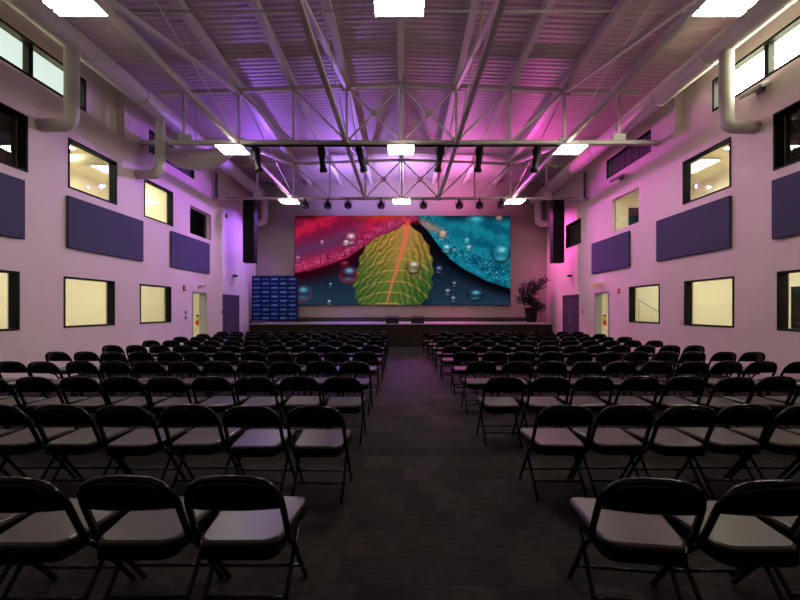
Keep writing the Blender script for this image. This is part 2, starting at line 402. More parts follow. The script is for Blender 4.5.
# ------------------------------------------------------------------ roof steel
ztop = lambda x: 7.49-sl*abs(x-xc)
ZB = 5.94
NX = [-5.83, -4.38, -2.92, -1.5, -0.05, 1.42, 2.86, 4.3, 5.75]
TY = [4.93, 9.87, 14.8]
tn = ['over the front rows', 'over the middle of the hall, carrying the black spotlights', 'nearest the stage, carrying the round lights']
for ti, y in enumerate(TY):
    t = thing('roof_truss', 'painted steel truss spanning the hall, '+tn[ti], 'truss', (0, y, ZB), group='roof trusses')
    zz = lambda z: z-ZB
    bm = NB(); bar(bm, (-6.45, 0, zz(ztop(-6.45))), (xc, 0, zz(ztop(xc))), .10, .09); bar(bm, (xc, 0, zz(ztop(xc))), (6.35, 0, zz(ztop(6.35))), .10, .09); obj('top_chord', bm, M['steel'], t)
    bm = NB(); bar(bm, (XL, 0, 0), (XR, 0, 0), .14, .08); box(bm, XL, XR, -.09, .09, .03, .045); obj('bottom_chord', bm, M['steel'], t)
    for x in NX:
        bm = NB(); bar(bm, (x, 0, 0.04), (x, 0, zz(ztop(x))), .055); obj('vertical', bm, M['steel'], t)
    dg = [(-4.38, -2.92), (-2.92, -1.5), (4.3, 2.86), (2.86, 1.42)]
    for a, b in dg:
        bm = NB(); bar(bm, (a, 0, zz(ztop(a))), (b, 0, 0.04), .05); obj('diagonal', bm, M['steel'], t)
    for a, b in ((-5.83, -4.38), (5.75, 4.3)):
        if ti == 2:
            bm = NB(); bar(bm, (a, 0, zz(ztop(a))), (b, 0, 0.04), .04); obj('diagonal', bm, M['steel'], t)
    for a, b in ((-1.5, xc), (xc, 1.42)):
        for (p, q) in ((a, b), (b, a)):
            bm = NB(); bar(bm, (p, 0, zz(ztop(p))), (q, 0, 0.04), .045); obj('diagonal', bm, M['steel'], t)
        bm = NB(); xm = (a+b)/2; zm = zz(ztop(xm))/2+.02
        lathe(bm, [(.1, -.04), (.1, .04)], 8, (xm, 0, zm), (0, 1, 0)); obj('gusset_plate', bm, M['steel'], t)
    for x in (-4.38, -1.5, 1.42, 4.3):
        bm = NB(); box(bm, x-.12, x+.12, -.05, .05, zz(ztop(x))-.14, zz(ztop(x))-.03); obj('gusset_plate', bm, M['steel'], t)
        bm = NB(); box(bm, x-.13, x+.13, -.05, .05, .03, .13); obj('gusset_plate', bm, M['steel'], t)
    for x, s in ((-5.83, -1), (5.75, 1)):
        bm = NB(); box(bm, x-.15, x+.18, -.03, .03, .04, .24); obj('gusset_plate', bm, M['steel'], t)
# long members from truss to truss
for x, nm in ((-4.38, 'left outer'), (-1.5, 'left inner'), (1.42, 'right inner'), (4.3, 'right outer')):
    t = thing('longitudinal_brace', '%s line of long steel bracing running toward the stage under the roof' % nm, 'truss', (x, 0, ZB), group='long bracing lines between the trusses')
    zt_ = ztop(x)-ZB
    bm = NB(); bar(bm, (0, YF+.2, -.03), (0, TY[2], -.03), .10, .10); obj('bottom_chord', bm, M['steel'], t)
    ys = [TY[0]-4.93, *TY]
    for k in range(3):
        a, b = ys[k], ys[k+1]
        bm = NB(); bar(bm, (0, a, 0), (0, b, zt_-.05), .08); obj('diagonal', bm, M['steel'], t)
        bm = NB(); tube(bm, [(.03, a, zt_), (.03, b, .02)], .016, 6); obj('rod', bm, M['steel'], t)
# purlins under the deck
NXP = [-5.83, -4.38, -2.92, -1.5, -0.05, 1.42, 2.86, 4.3, 5.75]
pn = ['outermost left', 'second from the left wall', 'third from the left wall', 'fourth from the left wall', 'at the ridge', 'fourth from the right wall', 'third from the right wall', 'second from the right wall', 'outermost right']
for x, nm in zip(NXP, pn):
    bm = NB(); z1 = 7.78-sl*abs(x-xc)-.004
    box(bm, -.045, .045, YF, YB, z1-.24, z1); box(bm, -.08, .08, YF, YB, z1-.255, z1-.24)
    o = obj('roof_purlin', bm, M['steel']); o.location.x = x
    tag(o, 'long steel roof purlin against the corrugated deck, '+nm, 'beam', 'roof purlins')
# cross pipes under the deck
for y, z, nm in ((7.2, 7.3, 'between the front and middle trusses'), (11.0, 6.42, 'just beyond the middle truss')):
    bm = NB(); tube(bm, [(-5.9, 0, 0), (5.9, 0, 0)], .02, 8); o = obj('sprinkler_pipe', bm, M['steel']); o.location = (0, y, z)
    tag(o, 'thin sprinkler pipe running across the hall, '+nm, 'pipe')

# ------------------------------------------------------------------ ducts
for side, s, X, xd, zd in (('left', -1, XL, -6.4, 6.72), ('right', 1, XR, 6.25, 6.68)):
    t = thing('air_duct', 'long round air duct high along the %s wall' % side, 'duct', (xd, 0, zd))
    bm = NB(); tube(bm, [(0, YF+.05, 0), (0, 17.55, 0)], .22, 24)
    for y in np.arange(YF+1, 17.5, 1.5): tube(bm, [(0, y-.02, 0), (0, y+.02, 0)], .228, 24)
    obj('main_duct', bm, M['duct'], t)
    drops = [7.15, 17.1] + ([9.75] if side == 'left' else [])
    for y in drops:
        d = X-xd
        bm = NB(); r = .12 if y < 17 else .16
        z0 = -1.66 if y < 17 else -1.2
        yy = y
        pts = bend([(0, yy, -.1), (0, yy, z0), (d-s*.01, yy, z0)], .2, 6)
        tube(bm, pts, r, 16); obj('branch_duct', bm, M['duct'], t)
t = thing('branch_duct', 'fat rounded grey duct section slung beside the left wall beyond the middle truss', 'duct', (-5.95, 10.6, 5.80))
bm = NB(); tube(bm, [(-.98, 0, .28), (-.75, 0, .18), (-.45, 0, .04), (0, 0, 0), (.45, 0, .02), (.8, 0, .14), (1.1, 0, .28)], [.08, .18, .27, .30, .27, .18, .08], 18); obj('duct_body', bm, M['duct'], t)
bm = NB(); tube(bm, [(0, 0, .2), (0, 0, 1.6)], .015, 6); obj('hanger_rod', bm, M['steel'], t)
for s, X, nm in ((-1, XL, 'left'), (1, XR, 'right')):
    t = thing('riser_pipe', 'bent pipe with a dark valve on the %s wall near the stage truss' % nm, 'pipe', (X, 13.7, 5.6))
    bm = NB(); tube(bm, bend([(-s*.02, -.1, .0), (-s*.12, -.1, .0), (-s*.12, .0, -.0), (-s*.5, .75, .2)], .05, 3), .035, 8); obj('pipe', bm, M['steel'], t)
    bm = NB(); tube(bm, [(-s*.12, -.05, 0), (-s*.12, -.05, .95)], .05, 8); obj('valve_body', bm, M['doorpurple'], t)

# ------------------------------------------------------------------ high-bay lights
rows = ((4.82, 5.52, 'front row'), (9.52, 5.60, 'middle row'), (14.25, 5.66, 'back row'))
for y, z, rn in rows:
    for x, cn in ((-4.38, 'left'), (-.05, 'centre'), (4.3, 'right')):
        t = thing('high_bay_light', 'glowing high-bay light hanging from the roof steel, %s, %s' % (rn, cn), 'ceiling light', (x, y, z), group='glowing high-bay lights')
        bm = NB(); box(bm, -.33, .33, -.26, .26, .012, .06); box(bm, -.30, .30, -.06, .06, .06, .11); obj('housing', bm, M['white'], t, bevel=.006)
        bm = NB(); box(bm, -.2, .2, -.05, .05, .1105, .114); obj('roof_fill_strip', bm, M['roof_fill'], t)  # glowing strip added on top of the housing to brighten purlins and deck
        for c in (-.21, -.07, .07, .21):
            bm = NB(); box(bm, -.325, .325, c-.047, c+.047, 0, .011); obj('diffuser', bm, M['highbay'], t)
        for c in (-.25, .25):
            bm = NB(); tube(bm, [(c, 0, .055), (c*(.15 if abs(x) > 1 else 1)-(0 if abs(x) > 1 else 0), 0, (5.855 if abs(x) > 1 else 7.53)-z)] if abs(x) > 1 else [(c, 0, .055), (c*.2, 0, 7.53-z)], .006, 6); obj('hanger_wire', bm, M['grey'], t)

# ------------------------------------------------------------------ moving spotlights on the truss pipe and round cans near the stage
bm = NB(); tube(bm, [(-4.3, 0, 0), (4.75, 0, 0)], .03, 10); o = obj('lighting_bar', bm, M['black']); o.location = (0, 9.78, 5.83)
tag(o, 'black lighting bar clamped under the middle truss', 'pipe')
tilt = [-.12, -.08, -.22, .16, .06, .1]
sn = ['leftmost of the six', 'second from the left', 'third from the left', 'third from the right', 'second from the right', 'rightmost of the six']
for x, tl, nm in zip(((257-403)/37.7, (322-403)/37.7, (360.5-403)/37.7, (440-403)/37.7, (479-403)/37.7, (536-403)/37.7), tilt, sn):
    t = thing('stage_spotlight', 'black tubular stage spotlight hanging from the middle truss, '+nm, 'stage light', (x, 9.78, 5.83), group='black spotlights on the middle truss')
    bm = NB(); box(bm, -.035, .035, -.04, .04, -.075, -.032); obj('clamp', bm, M['black'], t)
    bm = NB(); tube(bm, bend([(-.1, 0, -.25), (-.1, 0, -.07), (.1, 0, -.07), (.1, 0, -.25)], .03, 3), .012, 6); obj('yoke', bm, M['black'], t)
    ax = Vector((-tl, .18, -1)).normalized(); bm = NB()
    lathe(bm, [(.06, -.22), (.095, -.2), (.10, -.08), (.085, -.02), (.085, .12), (.075, .14), (.075, .32), (.10, .34), (.10, .42), (.08, .43)], 16, (0, 0, -.25), ax)
    brl = obj('barrel', bm, M['black'], t)
    bm = NB(); lathe(bm, [(.075, .431), (.07, .436)], 16, (0, 0, -.25), ax); obj('lens', bm, M['grey'], brl)
cn = ['first from the left', 'second from the left', 'third from the left', 'fourth from the left', 'fourth from the right', 'third from the right', 'second from the right', 'first from the right']
for k, px in enumerate((305, 327.6, 348, 381, 423.4, 459.4, 479.6, 501.6)):
    x = (px-403)/25.2
    t = thing('wash_light', 'round dark wash light under the truss nearest the stage, '+cn[k], 'stage light', (x, 14.7, 5.87), group='round wash lights above the stage')
    bm = NB(); box(bm, -.03, .03, -.03, .03, -.06, .05); obj('clamp', bm, M['black'], t)
    bm = NB(); tube(bm, bend([(-.15, 0, -.2), (-.15, 0, -.06), (.15, 0, -.06), (.15, 0, -.2)], .05, 4), .012, 6); obj('yoke', bm, M['black'], t)
    bm = NB(); lathe(bm, [(.04, .16), (.10, .12), (.145, .02), (.15, -.06), (.13, -.08)], 18, (0, 0, -.23), (0, .35, 1)); hsg = obj('housing', bm, M['black'], t)
    c = VIOLET if k < 4 else MAGENTA
    M.setdefault('lensv', mat('violet_lens', (.1, .05, .2), .1)); M.setdefault('lensm', mat('magenta_lens', (.2, .03, .1), .1))
    bm = NB(); lathe(bm, [(.125, -.081), (.12, -.088)], 18, (0, 0, -.23), (0, .35, 1)); obj('lens', bm, M['lensv'] if k < 4 else M['lensm'], hsg)
# coloured light: cans above the chord wash roof, back wall and side walls
for (x, y, z, tx, ty, tz, c, p, sz) in (
    (-5.2, 13.9, 6.2, -4.6, 10.8, 7.7, VIOLET, P_UP*.6, 150),
    (-2.2, 14.2, 6.2, -1.8, 12.4, 7.7, (0.42, .20, 1.0), P_UP*.7, 150),
    (2.2, 14.2, 6.2, 2.4, 12.4, 7.7, (0.9, .20, .75), P_UP*.5, 150),
    (5.0, 13.9, 6.2, 4.6, 10.8, 7.7, MAGENTA, P_UP*.45, 150),
    (-2.6, 15.2, 6.2, -2.4, 16.6, 7.7, (0.42, .28, 1.0), P_UP*1.0, 150),
    (0.0, 15.2, 6.2, 0.0, 16.6, 7.7, (0.62, .45, 1.0), P_UP*1.1, 150),
    (2.6, 15.2, 6.2, 2.4, 16.6, 7.7, (1.0, .25, .70), P_UP*1.0, 150),
    (-5.1, 15.9, 5.9, -7.0, 15.3, 3.0, VIOLET, P_SIDE*.8, 105),
    (5.0, 15.9, 5.9, 6.8, 15.3, 3.0, MAGENTA, P_SIDE*1.1, 105),
    (-2.8, 14.1, 6.2, -7.0, 11.0, 3.6, (.5, .14, .95), P_SIDE*1.25, 84),
    (2.8, 14.1, 6.2, 6.8, 11.0, 3.6, (.80, .10, .82), P_SIDE*.85, 84),
    (-1.6, 14.4, 5.55, -2.4, 15.9, .97, VIOLET, P_SIDE*2.6, 44),
    (-.6, 14.4, 5.55, -.7, 15.9, .97, (0.55, .25, 1.0), P_SIDE*1.5, 38),
    (.6, 14.4, 5.55, .8, 15.9, .97, (1.0, .25, .8), P_SIDE*1.5, 38),
    (1.6, 14.4, 5.55, 2.4, 15.9, .97, MAGENTA, P_SIDE*2.6, 44),
    (-1.9, 14.3, 5.55, -1.5, 9.6, .0, (.3, .12, 1.0), P_SIDE*2.2, 46),
    (1.9, 14.3, 5.55, 1.8, 9.6, .0, (1.0, .1, .62), P_SIDE*2.2, 46),
    ):
    spot('wash_beam', (x, y, z), (tx, ty, tz), c, p, sz, 1.0, .05)

# ------------------------------------------------------------------ stage
t = thing('stage', 'raised stage with dark wood front below the large screen', 'stage', (-.1, 14.92, 0))
bm = NB(); box(bm, -6.1, 6.12, 0, 2.66, 0, .90); obj('stage_front', bm, M['stagewood'], t)
bm = NB(); box(bm, -6.12, 6.14, -.02, 2.66, .901, .945); obj('stage_deck', bm, M['stagetop'], t)
bm = NB(); box(bm, -6.1, 6.14, -.025, -.001, 0, .14); obj('kick_board', bm, M['black'], t)
SZ = .945
bm = NB(); box(bm, XL+.6, XR-.6, 17.575, 17.6, SZ, 1.14); struct('baseboard_back', bm, M['baseboard'])
for px, nm in ((392.3, 'left'), (417.5, 'right')):
    t = thing('stage_monitor', 'black wedge floor monitor at the stage edge, %s of the pair' % nm, 'speaker', ((px-403)/24.5, 15.15, SZ), group='floor monitors at the stage edge')
    bm = NB(); pr = [(-.16, 0), (.18, 0), (.18, .12), (.02, .30), (-.16, .22)]
    L = [bm.verts.new((-.26, y, z)) for y, z in pr]; Rr = [bm.verts.new((.26, y, z)) for y, z in pr]
    bm.faces.new(L); bm.faces.new(Rr[::-1])
    for i in range(5): j = (i+1) % 5; bm.faces.new((L[i], Rr[i], Rr[j], L[j]))
    obj('cabinet', bm, M['black'], t, bevel=.01)
    bm = NB(); 
    a = Vector((0, .18, .12)); b = Vector((0, .02, .30)); n = Vector((0, .18, .16)).normalized()
    bar(bm, a.lerp(b, .1)+n*.004, a.lerp(b, .9)+n*.004, .44, .006, up=n); obj('grille', bm, M['grey'], t)

# LED screen with the picture of three wet leaves
def smooth(x, a, b):
    t_ = np.clip((x-a)/(b-a), 0, 1); return t_*t_*(3-2*t_)
def vnoise(x, y, seed):
    r_ = np.random.RandomState(seed).rand(64, 64); xi = np.floor(x).astype(int); yi = np.floor(y).astype(int)
    fx = x-xi; fy = y-yi; fx = fx*fx*(3-2*fx); fy = fy*fy*(3-2*fy); g = lambda a, b: r_[a % 64, b % 64]
    return (g(xi, yi)*(1-fx)+g(xi+1, yi)*fx)*(1-fy)+(g(xi, yi+1)*(1-fx)+g(xi+1, yi+1)*fx)*fy
def picture(u, v):
    C = np.zeros(u.shape+(3,))
    def mixc(C, col, f):
        f = np.clip(f, 0, 1)[..., None]; return C*(1-f)+np.asarray(col, float)*f
    n1 = vnoise(u/14, v/14, 1); n2 = vnoise(u/6, v/6, 2); n3 = vnoise(u/3.5, v/3.5, 3)
    C[:] = (17, 30, 46); C = mixc(C, (34, 58, 78), smooth(v, 210, 345)*.8*smooth(np.abs(u-420), 30, 90)+.2*n1)
    C = mixc(C, (12, 8, 14), smooth(250-v, 0, 100)*.9)
    # blurred grounds at the top
    C = mixc(C, (150, 60, 20), np.exp(-((v-40)/14)**2-((u-300)/110)**2))
    # red leaf
    eL = np.interp(u, [20, 70, 120, 200, 240, 280, 340, 400, 430, 470], [238, 228, 214, 186, 158, 130, 98, 72, 60, 50])
    dL = eL-v
    inL = smooth(dL, -3, 4)*smooth(470-u, 0, 40)
    base = np.zeros_like(C); base[:] = (156, 18, 58)
    fold = .5+.5*np.sin((u*.55+v*1.0)/17+2*n1)
    base = mixc(base, (214, 34, 78), fold*.7*smooth(170-v, 0, 80))
    base = mixc(base, (110, 20, 60), (1-fold)*.6)
    base = mixc(base, (98, 50, 92), np.exp(-((dL-74)/32)**2)*smooth(300-u, 0, 120)*.95)
    rim = np.exp(-((dL-22)/20)**2)
    base = mixc(base, (204, 74, 128), rim*(.3+.6*n2)); base = mixc(base, (255, 170, 200), rim*smooth(n3*n2, .5, .75)*.6)
    base = mixc(base, (110, 14, 60), rim*smooth(.35-n2, 0, .2)*.7)
    base = mixc(base, (206, 70, 20), np.exp(-((v-38)/12)**2)*smooth(u, 170, 300)*smooth(430-u, 0, 60)*.8)
    base = mixc(base, (60, 10, 8), np.exp(-((v-40)/10)**2)*smooth(150-u, 0, 100))
    C = mixc(C, (48, 4, 16), np.exp(-(np.minimum(dL+8, 0)/34)**2)*smooth(430-u, 0, 100)*.95)
    C = C*(1-inL[..., None])+base*inL[..., None]
    # teal leaf
    eR = np.interp(u, [430, 450, 480, 520, 560, 600, 680, 767], [44, 62, 90, 145, 190, 220, 262, 292])
    dR = eR-v; C = mixc(C, (5, 6, 12), np.exp(-(np.minimum(dR+6, 0)/26)**2)*smooth(u, 440, 480)*.95); inR = smooth(dR, -3, 4)*smooth(u, 440, 462)
    base = np.zeros_like(C); base[:] = (14, 110, 134)
    wv = .5+.5*np.sin((v*1.0-u*.35)/11+3*n1)
    base = mixc(base, (30, 150, 172), wv*.55); base = mixc(base, (8, 66, 92), (1-wv)*.5*smooth(u, 560, 700))
    rim = np.exp(-((dR-40)/42)**2)
    base = mixc(base, (60, 170, 190), rim*smooth(n2, .5, .9)*.5); base = mixc(base, (6, 62, 84), rim*smooth(.5-n2, 0, .4)*.7)
    base = mixc(base, (190, 240, 245), rim*smooth(n3*n2, .5, .8)*.7)
    base = mixc(base, (10, 40, 60), np.exp(-((v-42)/16)**2)*smooth(u, 500, 560)*.9)
    base = mixc(base, (70, 190, 205), np.exp(-((v-50)/12)**2-((u-648)/26)**2))
    base = mixc(base, (190, 130, 120), np.exp(-((v-(60+(u-450)*.42))/15)**2)*smooth(570-u, 0, 70)*.8)
    C = C*(1-inR[..., None])+base*inR[..., None]
    # yellow-green leaf
    lb = np.interp(v, [60, 85, 100, 118, 145, 170, 220, 280, 347], [404, 372, 340, 292, 265, 250, 236, 222, 238])
    rb = np.interp(v, [60, 85, 100, 118, 160, 210, 290, 347], [414, 436, 452, 470, 490, 500, 495, 462])
    wob = 4*np.sin(v/7)
    inC = smooth(u-lb+wob, -2, 3)*smooth(rb+wob-u, -2, 3)*smooth(v, 62, 72)
    tt = smooth(v, 90, 330); mid = np.interp(v, [40, 120, 200, 260, 347], [414, 402, 380, 360, 336])
    base = np.zeros_like(C); base[:] = (196, 140, 62); base = mixc(base, (62, 104, 44), tt*.9)
    base = mixc(base, (24, 84, 36), smooth(np.abs(u-mid), 60, 130)*tt*.8)
    dm = u-mid
    arch = v-.0038*dm*dm+np.abs(dm)*.10
    vein = np.abs(((arch/38) % 1)-.5)*2
    base = mixc(base, (216, 158, 84), smooth(vein, .8, .98)*.7)
    rip = .5+.5*np.sin((np.abs(dm)*1.0-v*.55)/3.4+4*n1)
    base = mixc(base, (46, 60, 26), (1-rip)*.5*smooth(np.abs(dm), 4, 60)); base = mixc(base, (206, 176, 100), rip*n2*.25)
    base = mixc(base, (130, 110, 80), np.exp(-((v-120)/40)**2-((dm)/30)**2)*.5)
    wr = np.interp(v, [40, 100, 200, 347], [12, 8, 4.5, 2.2])
    base = mixc(base, (236, 112, 84), smooth(wr-np.abs(dm), -2, 2))
    C = C*(1-inC[..., None])+base*inC[..., None]
    C = mixc(C, (226, 90, 78), smooth(11-np.abs(dm), 0, 4)*smooth(75-v, 0, 10)*smooth(v, 40, 60))
    C = mixc(C, (200, 40, 50), np.exp(-((v-(60-(u-415)*.02))/9)**2-((u-420)/44)**2)*.45)
    # droplets
    def drop(C, x, y, r, body, hi, ry=None, rimc=None):
        ry = ry or r; d = np.sqrt(((u-x)/r)**2+((v-y)/ry)**2)
        C = mixc(C, body, smooth(1-d, 0, .3)*.5); C = mixc(C, rimc or (np.array(body)*.3), np.exp(-((d-.9)/.14)**2)*smooth(v-y, -ry, ry*.6)*.75)
        C = mixc(C, hi, np.exp(-(((u-x-r*.1)/(r*.45))**2+((v-y+ry*.35)/(ry*.3))**2))*1.0)
        C = mixc(C, np.array(hi)*.8, np.exp(-(((u-x)/(r*.6))**2+((v-y-ry*.55)/(ry*.2))**2))*.6); return C
    for a in ((430, 215, 26, (120, 100, 74), (240, 236, 230)), (735, 168, 34, (20, 130, 160), (150, 225, 240)), (645, 312, 30, (18, 44, 62), (110, 190, 220), 22),
              (518, 225, 17, (40, 44, 70), (150, 150, 200)), (548, 302, 15, (30, 40, 56), (190, 200, 210)), (568, 327, 14, (30, 46, 66), (170, 190, 210)), (572, 275, 12, (26, 36, 54), (170, 180, 200)),
              (545, 152, 18, (40, 150, 170), (235, 250, 250)), (622, 150, 13, (60, 160, 180), (255, 240, 225)), (572, 158, 8, (60, 150, 170), (250, 200, 190)), (616, 125, 13, (60, 180, 200), (130, 220, 230)),
              (533, 102, 15, (250, 170, 140), (255, 200, 175)), (728, 42, 14, (230, 170, 150), (250, 190, 170)),
              (45, 305, 32, (46, 36, 60), (96, 170, 215), 30, (120, 40, 60)), (205, 240, 34, (90, 12, 34), (110, 180, 220), 32, (150, 26, 50)), (190, 205, 22, (120, 20, 50), (170, 60, 90), 12),
              (142, 278, 11, (40, 30, 50), (110, 190, 230)), (137, 338, 12, (50, 50, 70), (210, 210, 220)), (212, 118, 24, (170, 60, 110), (255, 235, 240), 26), (196, 132, 12, (230, 190, 210), (255, 250, 255)), (28, 188, 16, (130, 40, 80), (200, 130, 170)), (113, 130, 8, (190, 120, 170), (240, 190, 225))):
        C = drop(C, *a)
    return C
t = thing('led_screen', 'large bright screen showing red, yellow and blue wet leaves on the rear wall', 'screen', (0, 17.5, 1.73))
x0, x1, zh = (295.2-403)/21.14, (510.2-403)/21.14, 4.2
bm = NB(); box(bm, x0-.02, x1+.02, .012, .075, -.02, zh+.02); obj('housing', bm, M['black'], t)
NU, NV = 430, 178
us = np.linspace(20, 767, NU+1); vs = np.linspace(40, 347, NV+1)
U, V = np.meshgrid(us, vs); P = np.clip(picture(U, V), 0, 255)/255
LIN = np.where(P <= .04045, P/12.92, ((P+.055)/1.055)**2.4)
gx = x0+(U-20)/747*(x1-x0); gz = zh-(V-40)/307*zh
co = np.stack([gx, np.zeros_like(gx), gz], -1).reshape(-1, 3)
idx = np.arange((NU+1)*(NV+1)).reshape(NV+1, NU+1)
fc = np.stack([idx[1:, :-1], idx[1:, 1:], idx[:-1, 1:], idx[:-1, :-1]], -1).reshape(-1, 4)
me = bpy.data.meshes.new('display'); me.from_pydata(co.tolist(), [], fc.tolist())
ca = me.color_attributes.new('picture', 'FLOAT_COLOR', 'POINT')
ca.data.foreach_set('color', np.concatenate([LIN.reshape(-1, 3), np.ones((LIN.shape[0]*LIN.shape[1], 1))], 1).astype(np.float32).ravel())
ms = bpy.data.materials.new('screen_picture'); ms.use_nodes = True; tt_ = ms.node_tree; tt_.nodes.clear()
o_ = tt_.nodes.new('ShaderNodeOutputMaterial'); e_ = tt_.nodes.new('ShaderNodeEmission'); at_ = tt_.nodes.new('ShaderNodeAttribute'); at_.attribute_name = 'picture'
tt_.links.new(at_.outputs['Color'], e_.inputs[0]); e_.inputs[1].default_value = 0.82; tt_.links.new(e_.outputs[0], o_.inputs[0])
me.materials.append(ms); dsp = bpy.data.objects.new('display', me); COL.objects.link(dsp); dsp.parent = t

# step-and-repeat banner
t = thing('backdrop_banner', 'navy blue banner with rows of small white logos on the stage left side', 'banner', (-5.78, 16.65, SZ))
bm = NB(); box(bm, -1.0, 1.03, 0, .02, .08, 2.06)
rb_ = random.Random(3)
for r_ in range(10):
    for c_ in range(5):
        cx = -.8+c_*.4; cz = 1.93-r_*.195; w = .15
        if (r_+c_) % 2 == 0:
            n = 7
            for k in range(n):
                xa = cx-w+2*w*k/n; h = .022+.018*rb_.random(); dz = .012*k/n
                box(bm, xa, xa+2*w/n*.8, -.004, -.001, cz-h*.8+dz, cz+h+dz, 1)
            box(bm, cx-w*.9, cx+w, -.004, -.001, cz-.034, cz-.026, 1)
        else:
            n = 9
            for k in range(n):
                xa = cx-w+2*w*k/n; box(bm, xa, xa+2*w/n*.65, -.004, -.001, cz-.016, cz+.016, 1)
obj('banner_cloth', bm, [M['navy'], M['bannerwhite']], t)
for x in (-1.02, 1.05):
    bm = NB(); tube(bm, [(x, .03, 0), (x, .03, 2.1)], .015); obj('pole', bm, M['black'], t)
bm = NB(); tube(bm, [(-1.02, .03, 2.08), (1.05, .03, 2.08)], .015); obj('cross_bar', bm, M['black'], t)
for x in (-1.02, 1.05):
    bm = NB(); box(bm, x-.05, x+.05, -.2, .26, 0, .02); obj('foot', bm, M['black'], t)

# potted plant
t = thing('potted_plant', 'leafy indoor tree in a black tapered pot at the right end of the stage', 'plant', (5.72, 16.5, SZ))
bm = NB(); lathe(bm, [(.20, 0), (.21, .02), (.28, .58), (.30, .6), (.30, .65), (.26, .65), (.25, .58)], 20); pot = obj('pot', bm, M['black'], t)
bm = NB(); lathe(bm, [(.25, .575), (.24, .59)], 20); obj('soil', bm, M['stem'], pot)
pr_ = random.Random(11); tips = []
bm = NB()
for k in range(9):
    a = k*2.4; x = math.cos(a)*.04; y = math.sin(a)*.04; l = pr_.uniform(.55, .8)
    lean = (-.75+k*.19)*.62; top = 1.25+pr_.uniform(-.35, .6) - .3*(k % 2)
    pts = [(x, y, .58), (x+lean*.3, y, .58+(top-.58)*.5), (x+lean, y+math.sin(a)*.25, top)]
    tube(bm, pts, [.016, .012, .006], 6); tips += [pts[2], tuple((Vector(pts[1])*.45+Vector(pts[2])*.55))]
obj('stem', bm, M['stem'], t)
bm = NB()
for tp in tips:
    for k in range(60):
        c = Vector(tp)+Vector((pr_.gauss(0, .10), pr_.gauss(0, .10), pr_.gauss(.04, .10)))
        d = Vector((pr_.uniform(-1, 1), pr_.uniform(-1, 1), pr_.uniform(-.9, .4))).normalized(); s_ = d.cross(Vector((0, 0, 1))).normalized()
        L_ = pr_.uniform(.12, .22); w_ = L_*.22
        up_ = s_.cross(d)*.012
        v_ = [bm.verts.new(c), bm.verts.new(c+d*L_*.5+s_*w_-up_), bm.verts.new(c+d*L_), bm.verts.new(c+d*L_*.5-s_*w_-up_), bm.verts.new(c+d*L_*.5+up_)]
        for i, j in ((0, 1), (1, 2), (2, 3), (3, 0)): bm.faces.new((v_[i], v_[j], v_[4]))
obj('foliage', bm, M['leaf'], t)

# line array speakers
for x, nm in ((-6.08, 'left'), (6.13, 'right')):
    t = thing('line_array_speaker', 'tall black hanging line array speaker at the %s side of the stage' % nm, 'speaker', (x, 14.72, 3.36))
    n = 6; H = 2.42
    for k in range(n):
        z0 = k*H/n; bm = NB(); off = -.02*abs(k-3)
        box(bm, -.225, .225, -.17, .17, z0+.003, z0+H/n-.003); obj('cabinet', bm, M['black'], t, bevel=.012)
    bm = NB(); box(bm, -.2, .2, -.15, .15, H, H+.05); obj('fly_frame', bm, M['black'], t)
    for a in (-.17, .17):
        bm = NB(); tube(bm, [(a, 0, H+.04), (a*1.3, 0, 5.9-3.36)], .015, 6); obj('hanger', bm, M['black'], t)

